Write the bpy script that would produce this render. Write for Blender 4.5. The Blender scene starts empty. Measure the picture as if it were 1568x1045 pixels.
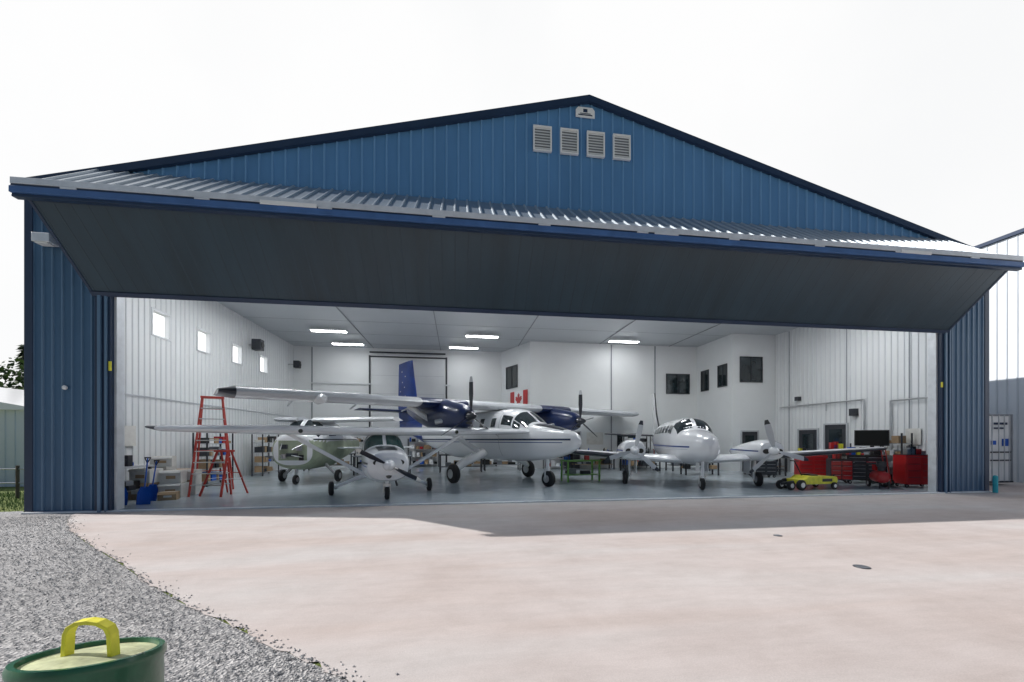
import bpy, math, random, bmesh
from mathutils import Vector, Matrix
random.seed(7)
R=math.radians
scene=bpy.context.scene
COL=scene.collection

# ---------------------------------------------------------------- materials
def mat(name,color,rough=0.6,metal=0.0,var=0.08,scale=3.0,bump=0.0,bscale=40.0,coat=0.0,spec=0.5,emit=None,estr=0.0,trans=0.0,stretch=(1,1,1)):
    m=bpy.data.materials.new(name); m.use_nodes=True
    nt=m.node_tree; b=nt.nodes['Principled BSDF']
    b.inputs['Roughness'].default_value=rough; b.inputs['Metallic'].default_value=metal
    b.inputs['Specular IOR Level'].default_value=spec
    b.inputs['Coat Weight'].default_value=coat; b.inputs['Coat Roughness'].default_value=0.08
    b.inputs['Transmission Weight'].default_value=trans
    tc=nt.nodes.new('ShaderNodeTexCoord'); mp=nt.nodes.new('ShaderNodeMapping')
    mp.inputs['Scale'].default_value=stretch
    nt.links.new(tc.outputs['Object'],mp.inputs['Vector'])
    n=nt.nodes.new('ShaderNodeTexNoise'); n.inputs['Scale'].default_value=scale; n.inputs['Detail'].default_value=5
    n.inputs['Roughness'].default_value=0.6
    nt.links.new(mp.outputs['Vector'],n.inputs['Vector'])
    r=nt.nodes.new('ShaderNodeValToRGB')
    c=color
    r.color_ramp.elements[0].position=0.3; r.color_ramp.elements[1].position=0.7
    r.color_ramp.elements[0].color=(c[0]*(1-var),c[1]*(1-var),c[2]*(1-var),1)
    r.color_ramp.elements[1].color=(min(1,c[0]*(1+var)),min(1,c[1]*(1+var)),min(1,c[2]*(1+var)),1)
    nt.links.new(n.outputs['Fac'],r.inputs['Fac']); nt.links.new(r.outputs['Color'],b.inputs['Base Color'])
    if bump>0:
        n2=nt.nodes.new('ShaderNodeTexNoise'); n2.inputs['Scale'].default_value=bscale; n2.inputs['Detail'].default_value=4
        nt.links.new(tc.outputs['Object'],n2.inputs['Vector'])
        bp=nt.nodes.new('ShaderNodeBump'); bp.inputs['Strength'].default_value=bump; bp.inputs['Distance'].default_value=0.02
        nt.links.new(n2.outputs['Fac'],bp.inputs['Height']); nt.links.new(bp.outputs['Normal'],b.inputs['Normal'])
    if emit:
        b.inputs['Emission Color'].default_value=(*emit,1); b.inputs['Emission Strength'].default_value=estr
    return m

M={}
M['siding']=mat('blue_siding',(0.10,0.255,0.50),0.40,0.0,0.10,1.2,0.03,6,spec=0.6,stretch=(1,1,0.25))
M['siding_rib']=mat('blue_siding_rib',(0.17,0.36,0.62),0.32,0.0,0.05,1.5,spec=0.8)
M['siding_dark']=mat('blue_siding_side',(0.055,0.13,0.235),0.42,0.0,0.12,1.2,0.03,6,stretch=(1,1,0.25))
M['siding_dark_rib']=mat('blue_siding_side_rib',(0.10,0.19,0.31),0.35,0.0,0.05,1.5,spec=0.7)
M['navy']=mat('navy_trim',(0.018,0.038,0.085),0.4,0.0,0.1,2)
M['beam']=mat('blue_beam',(0.06,0.14,0.34),0.4,0.0,0.15,3)
M['door_up']=mat('door_upper_steel',(0.33,0.39,0.45),0.42,0.45,0.08,0.8)
M['door_rib']=mat('door_upper_rib',(0.48,0.54,0.59),0.4,0.4,0.08,0.8)
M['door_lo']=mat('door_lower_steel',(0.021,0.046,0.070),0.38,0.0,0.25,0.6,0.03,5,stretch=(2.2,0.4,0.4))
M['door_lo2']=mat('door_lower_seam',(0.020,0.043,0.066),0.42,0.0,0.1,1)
M['galv']=mat('galvanized',(0.72,0.75,0.79),0.4,0.3,0.1,4)
M['wall']=mat('white_liner',(0.77,0.79,0.80),0.5,0.0,0.03,0.6,spec=0.4)
M['wallrib']=mat('white_liner_rib',(0.69,0.71,0.73),0.5,0.0,0.03,1,spec=0.4)
M['ceil']=mat('ceiling_liner',(0.50,0.53,0.56),0.4,0.0,0.05,0.4,spec=0.5)
M['seam']=mat('seam_grey',(0.25,0.27,0.30),0.6)
M['white']=mat('white_paint',(0.86,0.87,0.88),0.35,0.0,0.03,1.5,coat=0.3)
M['plane_w']=mat('aircraft_white',(0.85,0.86,0.88),0.22,0.0,0.03,1.0,coat=0.6)
M['plane_g']=mat('aircraft_grey',(0.50,0.52,0.55),0.35,0.0,0.05,2)
M['plane_b']=mat('aircraft_blue',(0.005,0.040,0.24),0.38,0.0,0.3,1.0,coat=0.1,spec=0.3)
M['plane_n']=mat('aircraft_navy',(0.008,0.020,0.08),0.28,0.0,0.3,1.0,coat=0.3)
M['plane_k']=mat('aircraft_black',(0.015,0.018,0.028),0.3,0.0,0.2,2,coat=0.4)
M['glass']=mat('dark_glass',(0.02,0.03,0.035),0.06,0.0,0.3,1.5,spec=0.9)
M['glass_g']=mat('teal_glass',(0.018,0.065,0.060),0.08,0.0,0.3,2,spec=0.9)
M['primer']=mat('green_primer',(0.34,0.39,0.28),0.6,0.0,0.2,2)
M['rubber']=mat('rubber',(0.02,0.02,0.022),0.8,0.0,0.15,6)
M['metal']=mat('bare_metal',(0.55,0.56,0.58),0.3,0.9,0.08,4)
M['dkmetal']=mat('dark_metal',(0.05,0.055,0.065),0.45,0.4,0.15,4)
M['red']=mat('red_paint',(0.50,0.018,0.02),0.35,0.0,0.12,2,coat=0.3)
M['ladred']=mat('ladder_red',(0.52,0.05,0.035),0.45,0.0,0.15,2)
M['yellow']=mat('yellow_paint',(0.80,0.74,0.05),0.45,0.0,0.15,9,0.10,20)
M['green']=mat('green_drum_paint',(0.010,0.10,0.045),0.35,0.0,0.35,4,0.12,15,coat=0.3)
M['lid']=mat('drum_lid',(0.50,0.53,0.32),0.55,0.0,0.36,11,0.3,20)
M['lime']=mat('lime_green',(0.20,0.45,0.10),0.5,0.0,0.15,3)
M['card']=mat('cardboard',(0.42,0.29,0.17),0.8,0.0,0.12,4)
M['paper']=mat('paper_white',(0.68,0.67,0.64),0.8,0.0,0.1,5)
M['wood']=mat('plywood',(0.40,0.28,0.16),0.7,0.0,0.15,4)
M['blue']=mat('blue_plastic',(0.01,0.10,0.50),0.4,0.0,0.1,3)
M['cyan']=mat('cyan_paint',(0.02,0.45,0.55),0.4,0.0,0.1,3)
M['black']=mat('black_plastic',(0.012,0.012,0.014),0.35,0.0,0.1,3)
M['screen']=mat('screen',(0.01,0.012,0.015),0.25,0.0,0.1,3,spec=0.2)
M['lamp']=mat('added_lamp_diffuser',(0.9,0.9,0.9),0.5,emit=(0.97,0.99,1.0),estr=80.0)  # strong emission, only on the added fixtures out of view
M['lamp2']=mat('lamp_diffuser_dim',(0.9,0.9,0.9),0.5,emit=(0.97,0.99,1.0),estr=22.0)  # emission set low to soften hot spots on the back walls
M['bark']=mat('bark',(0.09,0.07,0.05),0.9,0.0,0.2,6)
M['leaf_d']=mat('leaf_dark',(0.030,0.065,0.028),0.8,0.0,0.3,0.5)
M['leaf_l']=mat('leaf_light',(0.10,0.16,0.045),0.8,0.0,0.3,0.5)
M['offwhite']=mat('offwhite_siding',(0.68,0.72,0.76),0.5,0.0,0.04,0.5)
M['offrib']=mat('offwhite_rib',(0.54,0.59,0.64),0.5,0.0,0.04,0.5)
M['cont']=mat('container_white',(0.88,0.89,0.90),0.4,0.0,0.03,1.5)

def translucent(name):
    m=bpy.data.materials.new(name); m.use_nodes=True; nt=m.node_tree
    nt.nodes.clear(); o=nt.nodes.new('ShaderNodeOutputMaterial'); mx=nt.nodes.new('ShaderNodeMixShader')
    t=nt.nodes.new('ShaderNodeBsdfTranslucent'); t.inputs[0].default_value=(0.95,0.97,1,1)
    tr=nt.nodes.new('ShaderNodeBsdfTransparent'); mx.inputs[0].default_value=0.3
    nt.links.new(t.outputs[0],mx.inputs[1]); nt.links.new(tr.outputs[0],mx.inputs[2]); nt.links.new(mx.outputs[0],o.inputs[0])
    return m
M['frost']=translucent('frosted_pane')

def ramp(nt,src,stops):
    r=nt.nodes.new('ShaderNodeValToRGB'); e=r.color_ramp.elements
    e[0].position,e[0].color=stops[0][0],(*stops[0][1],1)
    e[1].position,e[1].color=stops[-1][0],(*stops[-1][1],1)
    for p,c in stops[1:-1]:
        k=e.new(p); k.color=(*c,1)
    nt.links.new(src,r.inputs['Fac']); return r.outputs['Color']
def noise(nt,vec,scale,detail=6,rough=0.6,dist=0.0):
    n=nt.nodes.new('ShaderNodeTexNoise'); n.inputs['Scale'].default_value=scale; n.inputs['Detail'].default_value=detail
    n.inputs['Roughness'].default_value=rough; n.inputs['Distortion'].default_value=dist
    nt.links.new(vec,n.inputs['Vector']); return n.outputs['Fac']
def mixc(nt,mode,fac,a,b):
    x=nt.nodes.new('ShaderNodeMix'); x.data_type='RGBA'; x.blend_type=mode; x.inputs[0].default_value=fac
    nt.links.new(a,x.inputs[6]); nt.links.new(b,x.inputs[7]); return x.outputs[2]
def bumpn(nt,h,strength,dist,b):
    bp=nt.nodes.new('ShaderNodeBump'); bp.inputs['Strength'].default_value=strength; bp.inputs['Distance'].default_value=dist
    nt.links.new(h,bp.inputs['Height']); nt.links.new(bp.outputs['Normal'],b.inputs['Normal'])

def concrete():
    m=bpy.data.materials.new('apron_concrete'); m.use_nodes=True; nt=m.node_tree; b=nt.nodes['Principled BSDF']
    tc=nt.nodes.new('ShaderNodeTexCoord'); v=tc.outputs['Object']
    mp=nt.nodes.new('ShaderNodeMapping'); mp.inputs['Scale'].default_value=(0.22,1.1,1); mp.inputs['Rotation'].default_value=(0,0,0.12)
    nt.links.new(v,mp.inputs['Vector'])
    a=ramp(nt,noise(nt,mp.outputs['Vector'],0.6,4,0.5,0.5),[(0.3,(0.55,0.465,0.425)),(0.5,(0.595,0.535,0.51)),(0.7,(0.61,0.59,0.575))])
    c=ramp(nt,noise(nt,v,1.1,8,0.7,0.3),[(0.25,(0.86,0.84,0.83)),(0.6,(1,1,1))])
    c2=ramp(nt,noise(nt,mp.outputs['Vector'],5.0,8,0.75,0.2),[(0.3,(0.91,0.905,0.90)),(0.6,(1.02,1.02,1.02))])
    c3=ramp(nt,noise(nt,v,7.0,8,0.8),[(0.28,(0.80,0.78,0.77)),(0.36,(1,1,1))])
    d=ramp(nt,noise(nt,v,90,3),[(0.3,(0.90,0.90,0.90)),(0.7,(1.06,1.06,1.06))])
    x=mixc(nt,'MULTIPLY',1,a,c); x=mixc(nt,'MULTIPLY',1,x,c2); x=mixc(nt,'MULTIPLY',0.7,x,c3); x=mixc(nt,'MULTIPLY',1,x,d)
    nt.links.new(x,b.inputs['Base Color']); b.inputs['Roughness'].default_value=0.8; b.inputs['Specular IOR Level'].default_value=0.25
    bumpn(nt,noise(nt,v,120,3),0.25,0.004,b)
    return m
def gravelm(name='gravel',k=1.3):
    m=bpy.data.materials.new(name); m.use_nodes=True; nt=m.node_tree; b=nt.nodes['Principled BSDF']
    tc=nt.nodes.new('ShaderNodeTexCoord'); v=tc.outputs['Object']
    vo=nt.nodes.new('ShaderNodeTexVoronoi'); vo.inputs['Scale'].default_value=42; nt.links.new(v,vo.inputs['Vector'])
    bw=nt.nodes.new('ShaderNodeRGBToBW'); nt.links.new(vo.outputs['Color'],bw.inputs[0])
    a=ramp(nt,bw.outputs[0],[(0.1,(0.15*k,0.152*k,0.158*k)),(0.5,(0.28*k,0.28*k,0.285*k)),(0.9,(0.46*k,0.455*k,0.45*k))])
    c=ramp(nt,noise(nt,v,0.8,6,0.6),[(0.3,(0.82,0.81,0.80)),(0.7,(1.1,1.09,1.08))])
    nt.links.new(mixc(nt,'MULTIPLY',1,a,c),b.inputs['Base Color']); b.inputs['Roughness'].default_value=0.9
    bumpn(nt,vo.outputs['Distance'],0.8,0.02,b)
    return m
def grassm():
    m=bpy.data.materials.new('grass'); m.use_nodes=True; nt=m.node_tree; b=nt.nodes['Principled BSDF']
    tc=nt.nodes.new('ShaderNodeTexCoord'); v=tc.outputs['Object']
    a=ramp(nt,noise(nt,v,0.6,8,0.7),[(0.3,(0.09,0.13,0.03)),(0.6,(0.19,0.24,0.05)),(0.8,(0.30,0.30,0.09))])
    nt.links.new(a,b.inputs['Base Color']); b.inputs['Roughness'].default_value=0.95
    bumpn(nt,noise(nt,v,30,4),0.8,0.05,b); return m
def floorm():
    m=bpy.data.materials.new('epoxy_floor'); m.use_nodes=True; nt=m.node_tree; b=nt.nodes['Principled BSDF']
    tc=nt.nodes.new('ShaderNodeTexCoord'); v=tc.outputs['Object']
    a=ramp(nt,noise(nt,v,0.5,7,0.6),[(0.3,(0.38,0.44,0.48)),(0.7,(0.46,0.52,0.56))])
    nt.links.new(a,b.inputs['Base Color'])
    r=nt.nodes.new('ShaderNodeMapRange'); nt.links.new(noise(nt,v,2,5),r.inputs[0]); r.inputs[3].default_value=0.10; r.inputs[4].default_value=0.28
    nt.links.new(r.outputs[0],b.inputs['Roughness']); return m
M['concrete']=concrete(); M['gravel']=gravelm(); M['grass']=grassm(); M['floor']=floorm()
def stonem():
    m=bpy.data.materials.new('pebble'); m.use_nodes=True; nt=m.node_tree; b=nt.nodes['Principled BSDF']
    g=nt.nodes.new('ShaderNodeNewGeometry')
    a=ramp(nt,g.outputs['Random Per Island'],[(0.0,(0.20,0.20,0.21)),(0.5,(0.38,0.38,0.38)),(1.0,(0.66,0.65,0.63))])
    nt.links.new(a,b.inputs['Base Color']); b.inputs['Roughness'].default_value=0.9; return m
M['stone']=stonem()

# ---------------------------------------------------------------- builders
def empty(name,loc=(0,0,0),rot=0):
    e=bpy.data.objects.new(name,None); COL.objects.link(e); e.location=loc; e.rotation_euler=(0,0,rot); e.empty_display_size=0.3
    return e
class MB:
    def __init__(s): s.v=[]; s.f=[]; s.m=[]; s.mats=[]
    def mi(s,m):
        m=M[m] if isinstance(m,str) else m
        if m not in s.mats: s.mats.append(m)
        return s.mats.index(m)
    def add(s,vs,fs,m):
        o=len(s.v); k=s.mi(m); s.v+= [tuple(p) for p in vs]
        for f in fs: s.f.append([o+i for i in f]); s.m.append(k)
        return s
    def box(s,x0,x1,y0,y1,z0,z1,m,rot=None):
        vs=[Vector((x,y,z)) for z in (z0,z1) for y in (y0,y1) for x in (x0,x1)]
        if rot:
            c=Vector(((x0+x1)/2,(y0+y1)/2,(z0+z1)/2)); vs=[rot@(p-c)+c for p in vs]
        return s.add(vs,[(0,2,3,1),(4,5,7,6),(0,1,5,4),(2,6,7,3),(0,4,6,2),(1,3,7,5)],m)
    def frame(s,o,u,v,n,u0,u1,v0,v1,d0,d1,m):
        o,u,v,n=map(Vector,(o,u,v,n))
        vs=[o+u*a+v*b+n*c for c in (d0,d1) for b in (v0,v1) for a in (u0,u1)]
        return s.add(vs,[(0,2,3,1),(4,5,7,6),(0,1,5,4),(2,6,7,3),(0,4,6,2),(1,3,7,5)],m)
    def rib(s,o,u,v,n,uc,v0,v1,w,d,m,v1b=None):
        o,u,v,n=map(Vector,(o,u,v,n)); 
        pr=[(-w,0.0),(-w*0.5,d),(w*0.5,d),(w,0.0)]
        vs=[o+u*(uc+a)+n*b+v*v0 for a,b in pr]+[o+u*(uc+a)+n*b+v*v1 for a,b in pr]
        return s.add(vs,[(0,4,5,1),(1,5,6,2),(2,6,7,3),(4,7,6,5),(0,1,2,3)],m)
    def poly(s,pts,y0,y1,m):
        n=len(pts); vs=[(x,y0,z) for x,z in pts]+[(x,y1,z) for x,z in pts]
        fs=[tuple(range(n)),tuple(range(2*n-1,n-1,-1))]+[(i,n+i,n+(i+1)%n,(i+1)%n) for i in range(n)]
        return s.add(vs,fs,m)
    def tube(s,a,b,r0,m,r1=None,seg=12,cap=True,flat=1.0):
        a,b=Vector(a),Vector(b); r1=r0 if r1 is None else r1
        d=(b-a).normalized(); t=Vector((0,0,1)) if abs(d.z)<0.9 else Vector((1,0,0))
        p=d.cross(t).normalized(); q=d.cross(p).normalized()
        vs=[]
        for c,r in ((a,r0),(b,r1)):
            for i in range(seg):
                t_=2*math.pi*i/seg; vs.append(c+p*math.cos(t_)*r*flat+q*math.sin(t_)*r)
        fs=[(i,(i+1)%seg,seg+(i+1)%seg,seg+i) for i in range(seg)]
        if cap: fs+=[tuple(range(seg-1,-1,-1)),tuple(range(seg,2*seg))]
        return s.add(vs,fs,m)
    def lathe(s,a,d,prof,m,seg=20,sx=1.0,sz=1.0):
        a,d=Vector(a),Vector(d).normalized(); t=Vector((0,0,1)) if abs(d.z)<0.9 else Vector((1,0,0))
        p=d.cross(t).normalized(); q=p.cross(d).normalized(); vs=[]; fs=[]
        for k,(h,r) in enumerate(prof):
            for i in range(seg):
                t_=2*math.pi*i/seg; vs.append(a+d*h+p*math.cos(t_)*r*sx+q*math.sin(t_)*r*sz)
        for k in range(len(prof)-1):
            for i in range(seg):
                fs.append((k*seg+i,k*seg+(i+1)%seg,(k+1)*seg+(i+1)%seg,(k+1)*seg+i))
        fs.append(tuple(range(seg-1,-1,-1))); fs.append(tuple(range((len(prof)-1)*seg,len(prof)*seg)))
        return s.add(vs,fs,m)
    def wheel(s,c,r,w,axis=(0,1,0)):
        c=Vector(c); ax=Vector(axis).normalized()
        s.lathe(c-ax*w/2,ax,[(0,r*0.62),(w*0.08,r*0.85),(w*0.25,r),(w*0.75,r),(w*0.92,r*0.85),(w,r*0.62)],'rubber',20)
        s.lathe(c-ax*(w/2+0.005),ax,[(0,r*0.2),(0.006,r*0.55),(w+0.004,r*0.55),(w+0.01,r*0.2)],'metal',16)
        return s
    def wing(s,secs,m,vert=False,boot=None):
        xs=[0,.02,.07,.2,.4,.7,1.0]; up=[0,.4,.72,1,.92,.5,.04]
        ring=[(x,u) for x,u in zip(xs,up)]+[(x,-u*0.7) for x,u in list(zip(xs,up))[-1:0:-1]]
        n=len(ring); vs=[]
        for (lx,y,z,c,t) in secs:
            for a,b in ring:
                if vert: vs.append((lx-a*c,y+(b if b>0 else b/0.7)*t/2,z))
                else: vs.append((lx-a*c,y,z+b*t*0.6))
        fs=[];fb=[]
        for k in range(len(secs)-1):
            for i in range(n):
                f=(k*n+i,k*n+(i+1)%n,(k+1)*n+(i+1)%n,(k+1)*n+i)
                (fb if (boot and i in (0,1,n-1,n-2)) else fs).append(f)
        fs.append(tuple(range(n))); fs.append(tuple(range((len(secs)-1)*n,len(secs)*n)))
        if fb:
            o=len(s.v); s.add(vs,fs,m); k=s.mi(boot)
            for f in fb: s.f.append([o+i for i in f]); s.m.append(k)
            return s
        return s.add(vs,fs,m)
    def build(s,name,parent=None,smooth=False,bevel=0.0,loc=None,rot=None):
        me=bpy.data.meshes.new(name); me.from_pydata(s.v,[],s.f)
        for m in s.mats: me.materials.append(m)
        me.polygons.foreach_set('material_index',s.m)
        bm=bmesh.new(); bm.from_mesh(me); bmesh.ops.recalc_face_normals(bm,faces=bm.faces)
        if smooth:
            for f in bm.faces: f.smooth=True
            for e in bm.edges:
                if len(e.link_faces)==2 and e.calc_face_angle(0)>R(38): e.smooth=False
        bm.to_mesh(me); bm.free(); me.update()
        o=bpy.data.objects.new(name,me); COL.objects.link(o)
        if parent: o.parent=parent
        if loc: o.location=loc
        if rot is not None: o.rotation_euler=rot
        if bevel>0:
            b=o.modifiers.new('bev','BEVEL'); b.width=bevel; b.segments=2; b.limit_method='ANGLE'; b.angle_limit=R(50)
        return o

class Loft:
    def __init__(s,st,n=2.4): s.st=sorted(st,key=lambda q:q[0]); s.n=n
    def par(s,x):
        st=s.st; x=max(st[0][0],min(st[-1][0],x))
        for i in range(len(st)-1):
            if x<=st[i+1][0]+1e-9: break
        a,b=st[i],st[i+1]; p=st[i-1] if i>0 else a; q=st[i+2] if i+2<len(st) else b
        h=b[0]-a[0]; t=(x-a[0])/h; out=[]
        for k in (1,2,3):
            sl=(b[k]-a[k])/h
            def tang(l,c,r):
                if r[0]==c[0] or l[0]==c[0]: return sl
                s1=(c[k]-l[k])/(c[0]-l[0]); s2=(r[k]-c[k])/(r[0]-c[0])
                return 0 if s1*s2<=0 else 2*s1*s2/(s1+s2)
            m0=tang(p,a,b); m1=tang(a,b,q)
            out.append((2*t**3-3*t*t+1)*a[k]+(t**3-2*t*t+t)*h*m0+(-2*t**3+3*t*t)*b[k]+(t**3-t*t)*h*m1)
        return out
    def pt(s,x,a,off=0.0):
        t,b,w=s.par(x); zc=(t+b)/2; hh=(t-b)/2; c,sn=math.cos(a),math.sin(a); e=2/s.n
        y=(w+off)*math.copysign(abs(c)**e,c); z=zc+(hh+off)*math.copysign(abs(sn)**e,sn)
        return (x,y,z)
    def mesh(s,mb,m,nx=60,seg=36,fn=None):
        x0,x1=s.st[0][0],s.st[-1][0]
        xs=sorted(set([round(x0+(x1-x0)*(0.5-0.5*math.cos(math.pi*i/nx)),4) for i in range(nx+1)]))
        vs=[s.pt(x,2*math.pi*(i+0.5)/seg) for x in xs for i in range(seg)]
        groups={}
        for k in range(len(xs)-1):
            for i in range(seg):
                f=(k*seg+i,k*seg+(i+1)%seg,(k+1)*seg+(i+1)%seg,(k+1)*seg+i)
                mm=m
                if fn:
                    c=[sum(vs[j][q] for j in f)/4 for q in range(3)]; mm=fn(*c) or m
                groups.setdefault(mm,[]).append(f)
        groups.setdefault(m,[]).extend([tuple(range(seg)),tuple(range((len(xs)-1)*seg,len(xs)*seg))])
        o=len(mb.v); mb.v+=vs
        for mm,fl in groups.items():
            k=mb.mi(mm)
            for f in fl: mb.f.append([o+i for i in f]); mb.m.append(k)
    def patch(s,mb,x0,x1,a0,a1,m,off=0.006,nx=8,na=10,skew=0.0):
        vs=[]
        for i in range(nx+1):
            for j in range(na+1):
                a=a0+(a1-a0)*j/na; x=x0+(x1-x0)*i/nx+skew*(j/na-0.5)
                vs.append(s.pt(x,R(a),off))
        fs=[(i*(na+1)+j,i*(na+1)+j+1,(i+1)*(na+1)+j+1,(i+1)*(na+1)+j) for i in range(nx) for j in range(na)]
        mb.add(vs,fs,m)
    def stripe(s,mb,x0,x1,zf,h,m,side,off=0.004,nx=40):
        vs=[]
        for i in range(nx+1):
            x=x0+(x1-x0)*i/nx; t,b,w=s.par(x); zc=(t+b)/2; hh=(t-b)/2
            for z in (zf(x)-h/2,zf(x)+h/2):
                q=max(-0.999,min(0.999,(z-zc)/hh)); sn=math.copysign(abs(q)**(s.n/2),q); a=math.asin(sn)
                p=s.pt(x,a,off); vs.append((p[0],p[1]*side,p[2]))
        mb.add(vs,[(2*i,2*i+1,2*i+3,2*i+2) for i in range(nx)],m)

def blade(mb,c,ang,length,w,m,tipm=None,hub=0.08,pitch=0.5):
    c=Vector(c); d=Vector((0,math.sin(ang),math.cos(ang))); t=Vector((0,math.cos(ang),-math.sin(ang))); x=Vector((1,0,0))
    def ring(r,ww,tw):
        a=(t*math.cos(tw)+x*math.sin(tw)); n=(x*math.cos(tw)-t*math.sin(tw))
        p=c+d*r
        return [p+a*ww,p+n*ww*0.18,p-a*ww,p-n*ww*0.18]
    rs=[(hub,w*0.35,pitch+0.5),(length*0.25,w*0.75,pitch+0.3),(length*0.55,w,pitch+0.1),(length*0.86,w*0.85,pitch),(length,w*0.45,pitch)]
    vs=[]
    for r in rs: vs+=ring(*r)
    for k in range(len(rs)-1):
        mm=tipm if (tipm and k==len(rs)-2) else m
        mb.add(vs[k*4:k*4+8],[(i,(i+1)%4,4+(i+1)%4,4+i) for i in range(4)]+[(0,1,2,3),(4,5,6,7)],mm)

# ================================================================ GROUND
def sheet(name,pts,z,m,parent=None):
    me=bpy.data.meshes.new(name); me.from_pydata([(x,y,z) for x,y in pts],[],[tuple(range(len(pts)))]); me.materials.append(M[m])
    o=bpy.data.objects.new(name,me); COL.objects.link(o); return o
sheet('ground',[(-600,-600),(600,-600),(600,600),(-600,600)],-0.012,'grass')
curve=[(-8.75,10.52),(-8.2,9.6),(-7.2,8.5),(-6.1,7.46),(-4.68,6.2),(-3.7,5.3),(-2.9,4.6),(-2.1,3.98),(-1.5,3.5),(-1.0,3.12),(-0.55,2.75),(-0.1,2.3),(0.3,1.7),(0.5,1.0),(0.6,0),(0.6,-30)]
sheet('gravel_ground',[(-16.5,10.0),(-13,10.5),(-10.2,10.9)]+[(-9.9,10.56)]+[(x,y) for x,y in curve]+[(-40,-30),(-40,6)],-0.006,'gravel')
rc=[]
for i in range(len(curve)-1):
    a,b=Vector(curve[i]),Vector(curve[i+1])
    k=8 if i<14 else 1
    for j in range(k):
        p=a.lerp(b,j/k); rc.append((p.x+random.uniform(-.03,.03),p.y+random.uniform(-.03,.03)))
sheet('concrete_apron',rc+[(0.6,-30),(70,-30),(70,40),(17.2,40),(17.2,10.56)],0.002,'concrete')
mb=MB()
def curvex(y):
    for i in range(len(curve)-1):
        (xa,ya),(xb,yb)=curve[i],curve[i+1]
        if yb<=y<=ya: return xa+(xb-xa)*(ya-y)/(ya-yb+1e-9)
    return -8.7
for i in range(22000):
    y=1.2+ (random.random()**1.7)*8.8
    cx=curvex(y); x=cx+0.05-abs(random.expovariate(1/2.6)) + (random.gauss(0,0.04))
    if random.random()<0.012: x=cx+abs(random.gauss(0,0.12))
    r=random.uniform(0.005,0.013)
    a=random.random()*6.28; c_,s_=math.cos(a),math.sin(a)
    q=[(1,0,0),(0,1,0),(-1,0,0),(0,-1,0),(0.2,0.1,1),(0,0,-1)]
    vs=[]
    for p in q:
        px=p[0]*r*random.uniform(.8,1.4); py=p[1]*r*random.uniform(.7,1.2); pz=p[2]*r*0.7
        vs.append((x+px*c_-py*s_,y+px*s_+py*c_,0.002+r*0.4+pz))
    mb.add(vs,[(0,1,4),(1,2,4),(2,3,4),(3,0,4),(1,0,5),(2,1,5),(3,2,5),(0,3,5)],'stone')
mb.build('gravel_stones')
for (x,y,r) in ((5.33,4.56,0.095),(5.6,6.25,0.07)):
    mb=MB(); mb.lathe((0,0,0.003),(0,0,1),[(0,r),(0.006,r*0.97)],'dkmetal',24)
    for k in range(-2,3): mb.box(-r*0.7,r*0.7,k*r*0.3-0.006,k*r*0.3+0.006,0.0095,0.012,'seam')
    mb.build('drain_cover',loc=(x,y,0))
mb=MB()
for i in range(5000):
    x=random.uniform(-17,-9.95); y=random.uniform(10.9,14.5)
    h=random.uniform(.04,.16); a=random.random()*6.28; w_=.008
    mb.add([(x-w_*math.cos(a),y-w_*math.sin(a),-.012),(x+w_*math.cos(a),y+w_*math.sin(a),-.012),(x+random.gauss(0,.03),y+random.gauss(0,.03),h)],[(0,1,2)],'leaf_l')
mb.build('grass_tufts')

# ================================================================ HANGAR
XL,XR,YF,YB=-9.8,17.0,10.55,25.2
XC=3.6; ZR=11.1; SL=0.262; CE=7.25
OL,OR=-8.03,15.1
zroof=lambda x: ZR-SL*abs(x-XC)
H=empty('hangar_building')
mb=MB()
mb.poly([(-8.35,7.3),(15.45,7.3),(15.45,zroof(15.45)-0.02),(XC,ZR-0.02),(-8.35,zroof(-8.35)-0.02)],YF,YF+0.2,'siding')
x=-8.2
while x<15.4:
    mb.rib((0,YF,0),(1,0,0),(0,0,1),(0,-1,0),x,7.6,zroof(x)-0.08,0.028,0.034,'siding_rib')
    x+=0.305
mb.build('gable_wall',H)
mb=MB()
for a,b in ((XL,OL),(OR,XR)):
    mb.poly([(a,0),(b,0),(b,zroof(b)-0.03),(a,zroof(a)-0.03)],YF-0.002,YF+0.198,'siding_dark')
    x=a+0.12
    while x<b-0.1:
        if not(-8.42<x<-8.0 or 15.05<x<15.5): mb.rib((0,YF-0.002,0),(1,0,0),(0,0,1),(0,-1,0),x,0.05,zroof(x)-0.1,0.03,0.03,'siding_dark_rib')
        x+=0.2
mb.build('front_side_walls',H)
mb=MB()
mb.box(XL-0.03,XL+0.14,YF-0.04,YF+0.1,0,7.5,'navy'); mb.box(XR-0.14,XR+0.03,YF-0.04,YF+0.1,0,7.5,'navy')
for a,b in ((-8.36,-8.03),(15.1,15.46)):
    mb.box(a,b,YF-0.10,YF-0.003,0,7.9,'navy')
    mb.box(a+0.09,a+0.16,YF-0.15,YF-0.101,0,7.9,'siding_dark_rib')
    mb.box(b-0.10,b-0.05,YF-0.14,YF-0.101,0,7.9,'siding_dark_rib')
mb.box(OL-0.0,OL+0.06,YF-0.001,YF+0.22,0,7.3,'galv'); mb.box(OR-0.06,OR,YF-0.001,YF+0.22,0,7.3,'galv')
mb.box(OL-0.02,OL+0.03,YF-0.13,YF-0.10,3.3,3.52,'yellow'); mb.box(OR-0.03,OR+0.02,YF-0.13,YF-0.10,3.33,3.5,'yellow')
mb.build('door_jambs',H,bevel=0.006)
mb=MB()
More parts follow.
